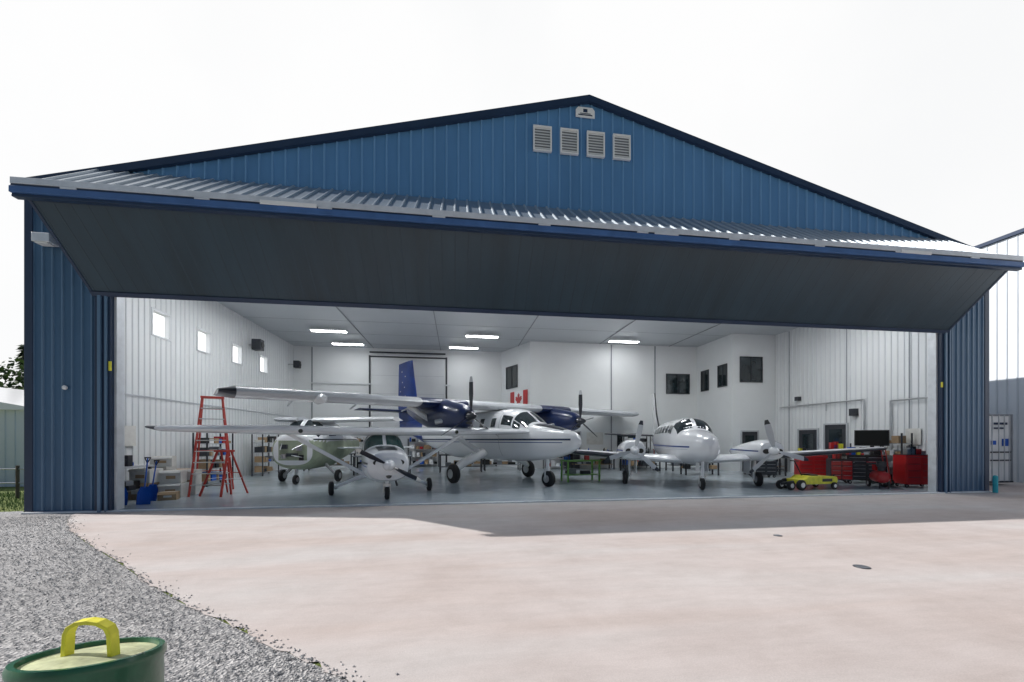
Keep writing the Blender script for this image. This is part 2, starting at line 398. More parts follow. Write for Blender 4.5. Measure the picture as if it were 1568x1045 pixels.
for sgn in (-1,1):
    xe=XC+sgn*(XR-XC+0.18)
    mb.poly([(XC,ZR+0.05),(xe,zroof(xe)+0.05),(xe,zroof(xe)-0.13),(XC,ZR-0.13)],YF-0.12,YF-0.02,'navy')
    mb.poly([(XC,ZR+0.045),(xe,zroof(xe)+0.045),(xe,zroof(xe)-0.04),(XC,ZR-0.04)],YF-0.02,YB+0.2,'siding_dark')
mb.build('roof',H)
mb=MB()
wy=[14.4,16.6,18.9,21.3]; ww=0.38; wz0,wz1=5.05,5.85
mb.box(XL,-9.6,YF+0.2,YB,0,wz0,'wall'); mb.box(XL,-9.6,YF+0.2,YB,wz1,7.5,'wall')
ys=[YF+0.2]+sum([[q-ww,q+ww] for q in wy],[])+[YB]
for i in range(0,len(ys),2): mb.box(XL,-9.6,ys[i],ys[i+1],wz0,wz1,'wall')
y=YF+0.4
while y<YB-0.2:
    inw=any(abs(y-q)<ww+0.05 for q in wy)
    if inw:
        mb.rib((-9.6,0,0),(0,1,0),(0,0,1),(1,0,0),y,0,wz0-0.06,0.03,0.02,'wallrib'); mb.rib((-9.6,0,0),(0,1,0),(0,0,1),(1,0,0),y,wz1+0.06,7.25,0.03,0.02,'wallrib')
    else: mb.rib((-9.6,0,0),(0,1,0),(0,0,1),(1,0,0),y,0,7.25,0.03,0.02,'wallrib')
    y+=0.23
mb.box(XL-0.03,XL-0.004,YF+0.1,YB,0,wz0-0.05,'siding_dark'); mb.box(XL-0.03,XL-0.004,YF+0.1,YB,wz1+0.05,7.5,'siding_dark')
for q in wy:
    mb.box(XL+0.06,XL+0.065,q-ww,q+ww,wz0,wz1,'frost')
    for a,b,c,d in ((q-ww-0.05,q-ww+0.01,wz0-0.05,wz1+0.05),(q+ww-0.01,q+ww+0.05,wz0-0.05,wz1+0.05),(q-ww,q+ww,wz0-0.05,wz0+0.01),(q-ww,q+ww,wz1-0.01,wz1+0.05)):
        mb.box(-9.61,-9.57,a,b,c,d,'wallrib')
mb.build('left_wall',H)
mb=MB()
mb.box(16.8,XR,YF+0.2,YB,0,7.5,'wall')
mb.box(XR+0.001,XR+0.02,YF+0.1,YB,0,7.5,'siding_dark')
y=YF+0.4
while y<18.8:
    mb.rib((16.8,0,0),(0,1,0),(0,0,1),(-1,0,0),y,0,7.25,0.03,0.02,'wallrib'); y+=0.23
mb.build('right_wall',H)
mb=MB()
mb.box(XL,XR,25.0,YB,0,7.5,'wall')
mb.poly([(XL,7.5),(XR,7.5),(XC,ZR-0.1)],25.0,YB,'siding')
mb.add([(14.3,18.9,0),(16.79,18.9,0),(16.79,18.9,7.24),(14.3,18.9,7.24),(14.3,22.0,0),(14.3,22.0,7.24)],[(0,1,2,3),(4,0,3,5)],'wall')
mb.add([(4.1,22,0),(14.3,22,0),(14.3,22,7.24),(4.1,22,7.24),(2.8,24.99,0),(2.8,24.99,7.24)],[(0,1,2,3),(4,0,3,5)],'wall')
mb.build('back_walls',H)
mb=MB()
mb.box(XL,XR,YF+0.2,YB,CE,CE+0.06,'ceil')
for yy in (12.5,14.8,17.1,19.4,21.7,23.9): mb.box(-9.58,16.78,yy-0.012,yy+0.012,CE-0.006,CE-0.001,'seam')
for xx in (-5,-1.0,3.6,8.2,12.5): mb.box(xx-0.02,xx+0.02,YF+0.3,24.9,CE-0.03,CE-0.008,'seam')
mb.build('ceiling',H)
mb=MB()
for xx,yy in ((-8.56,24.99),(8.9,21.99),(11.6,21.99)): mb.box(xx-0.03,xx+0.03,yy-0.03,yy-0.002,0,7.2,'seam')
mb.box(-8.6,-0.4,24.93,24.985,5.02,5.1,'wallrib')
for a,b,c,d in ((-5.3,-5.2,0,6.8),(-0.7,-0.6,0,6.8),(-5.3,-0.6,6.7,6.78)): mb.box(a,b,24.94,24.99,c,d,'dkmetal')
mb.box(-5.1,-0.8,24.95,24.992,0,6.65,'wallrib')
for k in range(1,6): mb.box(-5.1,-0.8,24.938,24.949,k*1.12-0.01,k*1.12+0.01,'plane_g')
mb.tube((-5.2,24.7,6.95),(-0.7,24.7,6.95),0.05,'dkmetal')
mb.box(-9.595,-9.57,YF+0.3,24.9,3.0,3.04,'plane_g')
mb.tube((16.7,YF+0.5,3.2),(16.7,13.2,3.2),0.03,'metal'); mb.tube((16.7,13.2,3.2),(16.7,13.2,1.5),0.03,'metal')
mb.tube((16.7,14.2,3.35),(16.7,18.5,3.35),0.03,'metal'); mb.tube((16.7,14.2,3.35),(16.7,14.2,2.1),0.03,'metal'); mb.tube((16.7,15.9,3.35),(16.7,15.9,3.0),0.03,'metal')
mb.box(16.6,16.79,14.5,14.75,2.7,3.0,'dkmetal'); mb.box(16.6,16.79,17.3,17.5,3.6,3.8,'dkmetal')
for yy in (12.6,15.0,18.0): mb.box(16.765,16.778,yy-0.015,yy+0.015,0,7.2,'seam')
# posters / notice boards
mb.box(16.74,16.76,12.2,12.7,1.5,2.1,'paper'); mb.box(16.74,16.76,11.4,11.8,1.6,2.2,'plane_g'); mb.box(7.4,8.4,21.95,21.97,1.4,2.1,'paper'); mb.box(-9.56,-9.54,12.6,13.3,1.5,2.1,'paper')
mb.build('wall_fittings',H)
def window(o,u,n,u0,u1,z0,z1,par,name='window'):
    mb=MB(); 
    mb.frame(o,u,(0,0,1),n,u0,u1,z0,z1,0.005,0.02,'glass')
    t=0.05
    mb.frame(o,u,(0,0,1),n,u0-t,u0,z0-t,z1+t,0.004,0.06,'dkmetal'); mb.frame(o,u,(0,0,1),n,u1,u1+t,z0-t,z1+t,0.004,0.06,'dkmetal')
    mb.frame(o,u,(0,0,1),n,u0,u1,z1,z1+t,0.004,0.058,'dkmetal'); mb.frame(o,u,(0,0,1),n,u0,u1,z0-t,z0,0.004,0.058,'dkmetal')
    um=(u0+u1)/2; mb.frame(o,u,(0,0,1),n,um-0.02,um+0.02,z0,z1,0.021,0.05,'dkmetal')
    mb.build(name,par)
window((0,22,0),(1,0,0),(0,-1,0),12.35,13.75,4.45,5.55,H)
window((14.3,0,0),(0,1,0),(-1,0,0),19.35,20.0,4.6,5.7,H)
window((14.3,0,0),(0,1,0),(-1,0,0),20.9,21.5,4.55,5.65,H)
window((0,18.9,0),(1,0,0),(0,-1,0),14.75,15.95,4.75,6.0,H)
cd=Vector((1.3,-2.99,0)).normalized(); cn=Vector((cd.y,-cd.x,0))
window((2.8,24.99,0),cd,cn,0.7,1.9,4.85,6.1,H)
window((0,22,0),(1,0,0),(0,-1,0),9.3,10.4,0.9,2.0,H); window((0,22,0),(1,0,0),(0,-1,0),12.2,13.5,0.9,2.0,H)
def door(o,u,n,u0,u1,h,col='dkmetal'):
    mb=MB(); mb.frame(o,u,(0,0,1),n,u0,u1,0.02,h,0.005,0.04,col)
    for a,b,c,d in ((u0-0.07,u0,0,h+0.07),(u1,u1+0.07,0,h+0.07),(u0,u1,h,h+0.07)): mb.frame(o,u,(0,0,1),n,a,b,c,d,0.004,0.07,'plane_g')
    mb.frame(o,u,(0,0,1),n,u0+0.2,u1-0.2,1.1,h-0.2,0.041,0.05,'glass')
    mb.frame(o,u,(0,0,1),n,u1-0.14,u1-0.06,0.98,1.02,0.05,0.11,'metal'); mb.build('door',H)
door((16.8,0,0),(0,1,0),(-1,0,0),16.4,17.4,2.15); door((16.8,0,0),(0,1,0),(-1,0,0),15.0,16.0,2.35)
door((0,22,0),(1,0,0),(0,-1,0),6.1,7.0,2.1); door((0,18.9,0),(1,0,0),(0,-1,0),14.8,15.7,2.1)
mb=MB(); mb.box(XL+0.1,XR-0.1,YF+0.0,YB,-0.05,0.03,'floor'); mb.build('hangar_floor',H)
mb=MB(); mb.box(XL,XR,YF-0.14,YF-0.004,-0.01,0.035,'galv'); mb.build('door_threshold',H,bevel=0.01)
def ceilamp(x,y,m='lamp',L=1.7):
    mb=MB(); mb.box(-L/2,L/2,-0.16,0.16,-0.06,0,'white'); mb.box(-L/2+0.03,L/2-0.03,-0.13,0.13,-0.075,-0.061,m)
    mb.tube((-L*.3,0,0),(-L*.3,0,0.12),0.01,'metal',seg=6); mb.tube((L*.3,0,0),(L*.3,0,0.12),0.01,'metal',seg=6)
    mb.build('ceiling_light',loc=(x,y,CE-0.12))
for x in (-6.3,1.3,9.1):
    ceilamp(x,13.4); ceilamp(x,16.4); ceilamp(x,20.7,'lamp2')  # first two rows are out of view, added to light the interior
ceilamp(-6.1,23.4,'lamp2'); ceilamp(0.4,23.4,'lamp2'); ceilamp(14.0,13.4)  # last fixture is out of view too, added for interior light
for i in range(4):
    mb=MB(); w,h=0.215,0.30
    mb.box(-w,w,-0.02,0,-h,h,'seam')
    for a,b,c,d in ((-w-0.04,-w,-h-0.04,h+0.04),(w,w+0.04,-h-0.04,h+0.04),(-w,w,h,h+0.04),(-w,w,-h-0.04,-h)): mb.box(a,b,-0.07,0,c,d,'white')
    for k in range(8):
        z=-h+0.01+k*0.075; mb.add([(-w,-0.065,z),(w,-0.065,z),(w,-0.04,z+0.056),(-w,-0.04,z+0.056)],[(0,1,2,3)],'white')
    mb.build('vent_louvre',H,loc=(2.29+0.75*i,YF-0.036,9.83))
mb=MB(); mb.poly([(-.27,-.14),(.27,-.14),(.27,.06),(.2,.14),(-.2,.14),(-.27,.06)],-0.02,0,'white')
mb.box(-0.06,0.06,-0.024,-0.021,0.0,0.09,'navy'); mb.box(-0.2,0.2,-0.024,-0.021,-0.09,-0.06,'navy'); mb.box(-0.15,0.15,-0.024,-0.021,-0.045,-0.025,'navy')
mb.build('building_sign',H,loc=(3.5,YF-0.036,10.70))
# bifold door
DX0,DX1=-8.38,15.28
D=empty('bifold_door'); D.parent=H
p0=Vector((0,YF-0.05,8.0)); p1=Vector((0,8.85,6.62)); p2=Vector((0,YF-0.12,5.06))
u=Vector((1,0,0)); v=(p1-p0).normalized(); L=(p1-p0).length; n=u.cross(v)
if n.z<0: n=-n
mb=MB(); mb.frame(p0,u,v,n,DX0,DX1,0.02,L-0.02,-0.09,0,'door_up')
x=DX0+0.1
while x<DX1:
    mb.rib(p0,u,v,n,x,0.03,L-0.03,0.03,0.035,'door_rib'); x+=0.305
mb.build('upper_leaf',D)
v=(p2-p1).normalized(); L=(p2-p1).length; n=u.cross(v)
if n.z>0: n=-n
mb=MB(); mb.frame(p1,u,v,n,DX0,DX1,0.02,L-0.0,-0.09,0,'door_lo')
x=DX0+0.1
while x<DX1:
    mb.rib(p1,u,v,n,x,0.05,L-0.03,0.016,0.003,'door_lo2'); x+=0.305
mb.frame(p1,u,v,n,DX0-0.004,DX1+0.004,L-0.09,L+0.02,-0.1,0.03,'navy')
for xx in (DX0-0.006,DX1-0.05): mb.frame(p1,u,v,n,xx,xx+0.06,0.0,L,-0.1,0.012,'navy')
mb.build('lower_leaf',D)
mb=MB()
mb.box(DX0-0.04,DX1+0.04,8.75,8.87,6.575,6.70,'galv'); mb.box(DX0-0.04,DX1+0.04,8.76,8.85,6.525,6.573,'navy')
mb.box(DX0-0.04,DX1+0.04,8.73,8.86,6.40,6.523,'beam'); mb.box(DX0-0.04,DX1+0.04,8.78,8.9,6.34,6.398,'navy')
x=DX0+0.8
while x<DX1:
    mb.box(x,x+0.28,8.735,8.758,6.53,6.568,'galv'); x+=2.35
mb.box(-4.0,-2.9,8.72,8.747,6.525,6.61,'white'); mb.box(11.4,12.3,8.72,8.747,6.525,6.61,'white'); mb.box(4.6,5.2,8.72,8.747,6.525,6.6,'galv')
mb.build('fold_beam',D,bevel=0.006)
mb=MB(); mb.box(-9.45,-9.1,YF-0.3,YF-0.03,6.15,6.35,'galv'); mb.box(-9.4,-9.15,YF-0.28,YF-0.1,6.12,6.148,'white'); mb.build('wall_lamp_housing',H,bevel=0.01)
mb=MB(); mb.lathe((-9.0,YF-0.04,2.9),(0,-1,0),[(0,0.05),(0.03,0.05),(0.04,0.03)],'white'); mb.build('door_switch',H)

# ================================================================ AIRCRAFT
def high_wing():
    P=empty('high_wing_light_aircraft',(-2.3,12.75,0.03),R(15-90))
    L=Loft([(1.98,1.20,0.72,0.34),(1.88,1.34,0.58,0.52),(1.3,1.44,0.48,0.62),(0.88,1.48,0.45,0.64),(0.62,1.66,0.45,0.63),(0.36,1.85,0.45,0.60),(0.1,1.91,0.45,0.60),(-0.9,1.90,0.50,0.57),(-1.5,1.75,0.62,0.46),(-2.2,1.52,0.78,0.32),(-3.8,1.36,0.98,0.16),(-5.0,1.32,1.10,0.06)],2.6)
    mb=MB()
    L.mesh(mb,'plane_w',seg=48,nx=70)
    for s in (-1,1):
        L.stripe(mb,1.86,-4.5,lambda x:1.02+0.03*(1.9-x),0.05,'plane_k',s); L.stripe(mb,1.8,-4.5,lambda x:0.93+0.045*(1.9-x),0.025,'plane_b',s)
    L.patch(mb,0.9,1.75,70,110,'plane_k',off=0.004)
    mb.build('fuselage',P,smooth=True)
    mb=MB()
    L.patch(mb,0.38,0.82,30,88,'glass_g'); L.patch(mb,0.38,0.82,92,150,'glass_g')
    for s in (0,1):
        f=(lambda a:180-a) if s else (lambda a:a)
        L.patch(mb,-0.35,0.24,f(20),f(48),'glass',na=6); L.patch(mb,-1.05,-0.42,f(20),f(48),'glass',na=6)
    for k in range(-2,3): mb.box(1.915,1.93,k*0.055-0.018,k*0.055+0.018,0.83,0.88,'plane_k')
    mb.build('windows',P,smooth=True)
    mb=MB()
    for y in (-0.26,0.26): mb.lathe((1.90,y,1.05),(1,0,0),[(0,0.12),(0.075,0.105),(0.076,0.02)],'black',sx=1.3,sz=0.75)
    mb.lathe((1.9,0,0.70),(1,0,0),[(0,0.08),(0.07,0.075),(0.08,0.02)],'glass')
    mb.lathe((1.97,0,0.98),(1,0,0),[(0,0.16),(0.08,0.15),(0.2,0.10),(0.29,0.03),(0.3,0.005)],'plane_w')
    blade(mb,(2.07,0,0.98),R(-62),0.93,0.075,'plane_k','paper'); blade(mb,(2.07,0,0.98),R(118),0.93,0.075,'plane_k','paper')
    mb.tube((1.3,0.25,0.5),(1.2,0.3,0.35),0.03,'dkmetal')
    mb.build('nose_parts',P,smooth=True)
    mb=MB()
    for s in (-1,1):
        mb.wing([(0.62,0,1.88,1.62,0.26),(0.62,s*2.8,1.91,1.60,0.25),(0.50,s*5.35,1.94,1.15,0.16),(0.40,s*5.45,1.945,0.9,0.11)],'plane_w')
        mb.wing([(0.40,s*5.45,1.945,0.92,0.12),(0.25,s*5.68,1.98,0.55,0.06)],'plane_k')
        mb.wing([(-4.55,0,1.30,1.1,0.1),(-4.75,s*1.7,1.32,0.75,0.07)],'plane_w')
        mb.tube((0.05,s*0.58,0.62),(0.05,s*2.6,1.86),0.055,'plane_w',flat=0.5)
        mb.box(-0.99,-0.97,min(s*0.8,s*5.0),max(s*0.8,s*5.0),1.85,1.86,'plane_g')
        mb.lathe((0.64,s*2.2,1.9),(1,0,0),[(0,0.06),(0.03,0.05)],'glass')
    mb.wing([(-3.7,0,1.32,1.6,0.08),(-4.3,0,1.7,1.15,0.09),(-4.95,0,2.55,0.7,0.07)],'plane_w',vert=True)
    mb.build('wings_and_tail',P,smooth=True)
    mb=MB()
    for s in (-1,1):
        mb.tube((0.05,s*0.45,0.60),(0.0,s*1.36,0.24),0.075,'plane_w',0.04,flat=0.5)
        mb.wheel((0.0,s*1.45,0.21),0.21,0.15); mb.tube((0,s*1.3,0.22),(0,s*1.45,0.22),0.03,'metal')
    mb.tube((1.42,0,0.6),(1.45,0,0.3),0.05,'plane_w'); mb.wheel((1.45,0,0.18),0.18,0.13)
    for s in (-1,1): mb.tube((1.45,s*0.09,0.18),(1.45,s*0.07,0.42),0.02,'metal')
    mb.box(1.41,1.49,-0.1,0.1,0.38,0.43,'metal')
    mb.build('landing_gear',P,smooth=True)
high_wing()

def turboprop():
    P=empty('twin_turboprop_aircraft',(1.5,16.25,0.03),R(33-90))
    L=Loft([(4.55,1.66,1.50,0.05),(4.4,1.84,1.36,0.22),(3.9,2.02,1.14,0.44),(3.3,2.15,1.0,0.62),(2.75,2.26,0.93,0.74),(2.3,2.55,0.88,0.80),(1.85,2.78,0.86,0.83),(1.3,2.84,0.85,0.84),(-2.2,2.84,0.85,0.84),(-4,2.78,1.12,0.68),(-6.5,2.7,1.75,0.38),(-8.6,2.62,2.2,0.1)],2.6)
    mb=MB()
    L.mesh(mb,'plane_w',fn=lambda x,y,z:('plane_b' if x<-5.2 else None),seg=48,nx=90)
    for s in (-1,1):
        L.stripe(mb,4.35,-5.2,lambda x:1.66,0.06,'plane_n',s,nx=60); L.stripe(mb,4.1,-5.2,lambda x:1.56,0.025,'plane_b',s,nx=60)
    L.patch(mb,2.85,4.0,62,118,'plane_k',off=0.004)
    mb.build('fuselage',P,smooth=True)
    mb=MB()
    L.patch(mb,2.08,2.66,36,88,'glass'); L.patch(mb,2.08,2.66,92,144,'glass')
    for s in (0,1):
        f=(lambda a:180-a) if s else (lambda a:a)
        L.patch(mb,1.45,2.0,f(16),f(42),'glass',na=6); L.patch(mb,2.07,2.4,f(14),f(33),'glass',na=6)
        for k in range(6): L.patch(mb,0.85-k*0.72,1.12-k*0.72,f(12),f(33),'glass',na=6)
        L.patch(mb,1.34,1.355,f(-50),f(52),'seam',nx=1,na=14,off=0.005)
    mb.build('windows',P,smooth=True)
    mb=MB()
    for s in (-1,1):
        r=9.8 if s>0 else 9.2
        zt=3.05 if s>0 else 2.86
        zi=lambda y: 2.95+(zt-2.95)*y/(r-0.35)
        mb.wing([(0.95,0,2.95,1.98,0.34),(0.95,s*1.9,zi(1.9),1.97,0.34)],'plane_w',boot='plane_g')
        mb.wing([(0.95,s*1.9,zi(1.9),1.975,0.342),(0.95,s*3.75,zi(3.75),1.955,0.335)],'plane_n')
        mb.wing([(0.95,s*3.75,zi(3.75),1.95,0.33),(0.95,s*(r-0.35),zt,1.92,0.30)],'plane_w',boot='plane_g')
        mb.wing([(0.95,s*(r-0.35),zt,1.92,0.30),(0.75,s*r,zt+.02,1.5,0.12)],'plane_k')
        mb.tube((0.25,s*0.8,1.12),(0.2,s*3.9,2.82),0.10,'plane_w',flat=0.45)
        mb.wing([(-7.3,0,3.2,1.4,0.16),(-7.4,s*2.7,3.22,1.2,0.12)],'plane_n')
        for k in range(4): mb.tube((-0.5,s*(1.6+k*1.9),2.84),(-1.15,s*(1.6+k*1.9),2.72),0.03,'plane_g',seg=8)
        if s<0: mb.lathe((0.6,s*6.9,2.80),(1,0,0),[(-0.3,0.04),(0,0.13),(0.5,0.13),(0.62,0.05)],'plane_w')
    mb.wing([(-5.9,0,2.55,2.9,0.22),(-6.6,0,3.6,2.4,0.20),(-7.2,0,6.02,1.7,0.14)],'plane_b',vert=True)
    for q in ((-8.0,4.6),(-8.25,4.9),(-7.9,5.2),(-8.3,5.5),(-7.9,4.1),(-8.5,4.4)):
        for s in (-1,1): mb.lathe((q[0],s*0.088,q[1]),(0,s,0),[(0,0.035),(0.012,0.035)],'paper',seg=8)
    mb.build('wings_and_tail',P,smooth=True)
    for s in (-1,1):
        E=Loft([(2.2,2.64,2.20,0.21),(2.08,2.76,2.08,0.32),(1.3,2.96,1.96,0.43),(0.3,3.12,1.98,0.46),(-0.8,3.16,2.25,0.38),(-2.1,2.95,2.7,0.08)],2.3)
        mb=MB(); E.mesh(mb,'plane_n',nx=24,seg=24)
        mb.lathe((2.18,0,2.42),(1,0,0),[(0,0.16),(0.15,0.15),(0.33,0.08),(0.42,0.01)],'plane_k')
        for k in range(3): blade(mb,(2.31,0,2.42),R((0,120,240)[k]),1.28,0.09,'plane_k','plane_g' if k==0 else None,hub=0.1,pitch=1.2)
        mb.tube((1.2,0.34,2.3),(1.0,0.56,2.25),0.08,'metal'); mb.tube((1.2,-0.34,2.3),(1.0,-0.56,2.25),0.08,'metal')
        mb.lathe((2.19,0,2.2),(1,0,0),[(0,0.09),(0.03,0.08)],'black',sx=1.5,sz=0.6)
        o=mb.build('engine_nacelle',P,smooth=True); o.location=(0,s*2.75,0)
    mb=MB()
    for s in (-1,1):
        mb.wing([(0.5,s*0.7,1.12,1.1,0.4),(0.3,s*1.5,0.75,0.75,0.3),(0.2,s*1.85,0.5,0.35,0.2)],'plane_w')
        mb.wheel((0,s*1.95,0.36),0.36,0.28)
    mb.tube((3.05,0,1.05),(3.1,0,0.45),0.07,'plane_w'); mb.wheel((3.12,0,0.28),0.28,0.24); mb.tube((3.1,0.16,0.3),(3.08,0.12,0.65),0.03,'metal'); mb.tube((3.1,-0.16,0.3),(3.08,-0.12,0.65),0.03,'metal')
    mb.build('landing_gear',P,smooth=True)
turboprop()

def twin():
    P=empty('low_wing_twin_aircraft',(8.45,13.45,0.03),R(-17-90))
    L=Loft([(2.25,1.50,1.30,0.06),(2.12,1.68,1.15,0.24),(1.75,1.84,1.0,0.45),(1.2,1.95,0.86,0.60),(0.75,2.02,0.80,0.68),(0.45,2.28,0.78,0.71),(0.15,2.42,0.77,0.73),(-0.3,2.46,0.77,0.73),(-3,2.4,0.82,0.66),(-5,2.1,1.2,0.38),(-6.8,1.85,1.5,0.10)],2.5)
    mb=MB()
    L.mesh(mb,'plane_w',seg=48,nx=70)
    for s in (-1,1): L.stripe(mb,1.7,-6,lambda x:1.42,0.05,'plane_b',s); L.stripe(mb,1.6,-6,lambda x:1.33,0.02,'plane_g',s)
    mb.build('fuselage',P,smooth=True)
    mb=MB(); L.patch(mb,0.2,0.68,36,87,'glass'); L.patch(mb,0.2,0.68,93,144,'glass')
    for s in (0,1):
        f=(lambda a:180-a) if s else (lambda a:a)
        L.patch(mb,-0.25,0.22,f(15),f(38),'glass',na=6)
        for k in range(5): L.patch(mb,-0.75-k*0.6,-0.4-k*0.6,f(16),f(38),'glass',na=6)
    mb.build('windows',P,smooth=True)
    mb=MB()
    for s in (-1,1):
        mb.wing([(0.75,s*0.4,0.92,2.5,0.30),(0.5,s*2.2,1.02,2.1,0.26)],'plane_w')
        mb.wing([(0.5,s*2.2,1.02,2.1,0.26),(0.15,s*6.25,1.34,1.15,0.12)],'plane_w',boot='plane_k')
        mb.wing([(0.15,s*6.25,1.34,1.15,0.12),(-0.15,s*6.5,1.37,0.7,0.07)],'plane_k')
        mb.wing([(-5.6,0,1.85,1.3,0.12),(-5.8,s*2.6,1.95,0.8,0.08)],'plane_w',boot='plane_k')
    mb.wing([(-5.0,0,2.0,1.8,0.12),(-5.9,0,3.0,1.2,0.12),(-6.4,0,4.1,0.75,0.08)],'plane_w',vert=True,boot='plane_k')
    mb.build('wings_and_tail',P,smooth=True)
    for s in (-1,1):
        E=Loft([(1.45,1.46,1.14,0.22),(1.38,1.58,1.02,0.36),(0.9,1.66,0.94,0.42),(0.2,1.60,0.92,0.42),(-1.2,1.40,1.0,0.3),(-2.0,1.3,1.1,0.08)],2.6)
        mb=MB(); E.mesh(mb,'plane_w',nx=24,seg=28)
        for q in (-1,1): E.stripe(mb,1.3,-1.5,lambda x:1.28,0.04,'plane_b',q)
        for y in (-0.2,0.2): mb.lathe((1.40,y,1.28),(1,0,0),[(0,0.1),(0.055,0.09),(0.056,0.01)],'black',sx=1.0,sz=0.9)
        mb.lathe((1.44,0,1.30),(1,0,0),[(0,0.15),(0.12,0.14),(0.28,0.07),(0.36,0.01)],'plane_w')
        a0=-14 if s>0 else 12
        for k in range(3): blade(mb,(1.54,0,1.30),R(a0+120*k),1.02,0.10,'plane_g','plane_k',hub=0.1,pitch=0.5)
        o=mb.build('engine_nacelle',P,smooth=True); o.location=(0,s*2.15,0)
    mb=MB()
    for s in (-1,1):
        mb.tube((0.1,s*2.15,0.95),(0.05,s*2.15,0.3),0.055,'metal'); mb.wheel((0.05,s*2.3,0.25),0.25,0.18); mb.tube((0.05,s*2.15,0.28),(0.05,s*2.3,0.25),0.04,'metal')
        mb.box(-0.25,0.35,s*1.93-0.01,s*1.93+0.01,0.45,0.95,'plane_w')
    mb.tube((1.5,0,0.95),(1.45,0,0.35),0.05,'plane_w'); mb.wheel((1.45,0,0.20),0.20,0.14); mb.box(1.4,1.5,-0.1,0.1,0.42,0.46,'metal')
    for s in (-1,1): mb.tube((1.45,s*0.09,0.2),(1.45,s*0.09,0.45),0.018,'metal'); mb.box(1.25,1.6,s*0.14-0.006,s*0.14+0.006,0.6,0.9,'plane_w')
    mb.build('landing_gear',P,smooth=True)
twin()

def project():
    P=empty('project_aircraft',(-5.75,16.6,0.03),R(-8-90))
    L=Loft([(1.25,1.75,0.72,0.72),(1.2,1.86,0.62,0.78),(0.9,1.98,0.55,0.84),(0.6,2.2,0.52,0.86),(0.25,2.44,0.52,0.86),(-1,2.46,0.55,0.84),(-2,2.2,0.7,0.62),(-4.5,1.7,1.2,0.2)],2.6)
    mb=MB(); L.mesh(mb,'plane_w',fn=lambda x,y,z:('primer' if z<1.62 else None),seg=48,nx=50)
    for s in (-1,1): L.stripe(mb,1.15,-4,lambda x:1.66,0.05,'plane_k',s)
    mb.build('fuselage',P,smooth=True)
    mb=MB(); L.patch(mb,0.33,0.86,34,87,'glass'); L.patch(mb,0.33,0.86,93,146,'glass')
    for s in (0,1):
        f=(lambda a:180-a) if s else (lambda a:a)
        L.patch(mb,-0.4,0.24,f(14),f(40),'glass',na=6)
    mb.box(1.251,1.262,-0.52,0.52,0.9,1.62,'primer')
    for y,z,w,h,c in ((-.3,1.4,.12,.08,'dkmetal'),(.25,1.35,.1,.1,'metal'),(0,1.1,.2,.06,'dkmetal'),(.33,1.0,.07,.1,'black'),(-.3,1.05,.08,.08,'metal')): mb.box(1.262,1.33,y-w,y+w,z-h,z+h,c)
    for a,b in (((1.26,-.4,1.5),(1.7,-.2,1.3)),((1.26,.4,1.5),(1.7,.2,1.3)),((1.26,-.4,1.0),(1.7,-.2,1.1)),((1.26,.4,1.0),(1.7,.2,1.1))): mb.tube(a,b,.018,'metal',seg=8)
    mb.build('windows_and_firewall',P,smooth=True)
    mb=MB()
    mb.wing([(0.5,-0.3,2.42,1.6,0.2),(0.4,-1.2,2.43,1.5,0.18)],'plane_g'); mb.wing([(0.5,0.3,2.40,1.6,0.22),(0.4,3.4,2.46,1.4,0.16)],'plane_w')
    mb.build('wings',P,smooth=True)
    mb=MB()
    for s in (-1,1): mb.tube((0,s*0.6,0.7),(0,s*1.0,0.28),0.06,'metal'); mb.wheel((0,s*1.1,0.24),0.24,0.16)
    mb.tube((1.0,0,0.6),(1.05,0,0.3),0.05,'metal'); mb.wheel((1.05,0,0.18),0.18,0.13)
    mb.build('landing_gear',P,smooth=True)
project()

# ================================================================ CLUTTER
def stepladder(x,y,h,rot,w=0.75,spread=1.2,col='ladred'):
    mb=MB(); n=int(h/0.3); tw=w*0.5
    for s in (-1,1):
        mb.tube((s*w/2,-spread/2,0),(s*tw/2,-0.06,h),0.034,col,seg=6); mb.tube((s*w/2,spread/2,0),(s*tw/2,0.06,h),0.028,col,seg=6)
        mb.tube((s*w*0.44,-spread*0.31,h*0.38),(s*w*0.44,spread*0.31,h*0.38),0.01,'metal',seg=6)
    for k in range(1,n):
        t=k/n; ww=(w/2)*(1-t)+(tw/2)*t; yy=(-spread/2)*(1-t)-0.06*t
        mb.box(-ww,ww,yy-0.05,yy+0.04,h*t-0.015,h*t+0.012,'metal')
        if k%2==0: mb.tube((-ww,-yy,h*t),(ww,-yy,h*t),0.012,col,seg=6)
    mb.box(-tw/2-0.04,tw/2+0.04,-0.14,0.14,h-0.01,h+0.05,'ladred')
    mb.build('stepladder',loc=(x,y,0.03),rot=(0,0,rot))
stepladder(-7.55,13.5,2.95,R(25),1.0,1.5); stepladder(-6.95,13.0,1.3,R(-20),0.75,0.9)
def cbox(x,y,w,d,h,m,z=0.03,rot=0.0):
    mb=MB(); mb.box(-w/2,w/2,-d/2,d/2,0,h,m); mb.box(-w/2+0.001,w/2-0.001,-0.025,0.025,h,h+0.002,'paper' if m=='card' else 'card')
    mb.box(-w*.2,w*.25,-d/2-0.003,-d/2-0.0005,h*0.35,h*0.6,'card' if m=='paper' else 'paper')
    mb.add([(-w/2,-d/2,h),(w/2,-d/2,h),(w/2,-d/2-0.06,h-0.06),(-w/2,-d/2-0.06,h-0.06)],[(0,1,2,3)],m)
    mb.build('carton',loc=(x,y,z),rot=(0,0,rot),bevel=0.006)
cbox(-8.75,12.45,.6,.5,.45,'card'); cbox(-8.15,12.75,.55,.45,.4,'paper',rot=.1); cbox(-8.7,12.5,.55,.45,.38,'paper',z=.485,rot=-.1); cbox(-8.2,12.8,.5,.42,.36,'paper',z=.435,rot=.2)
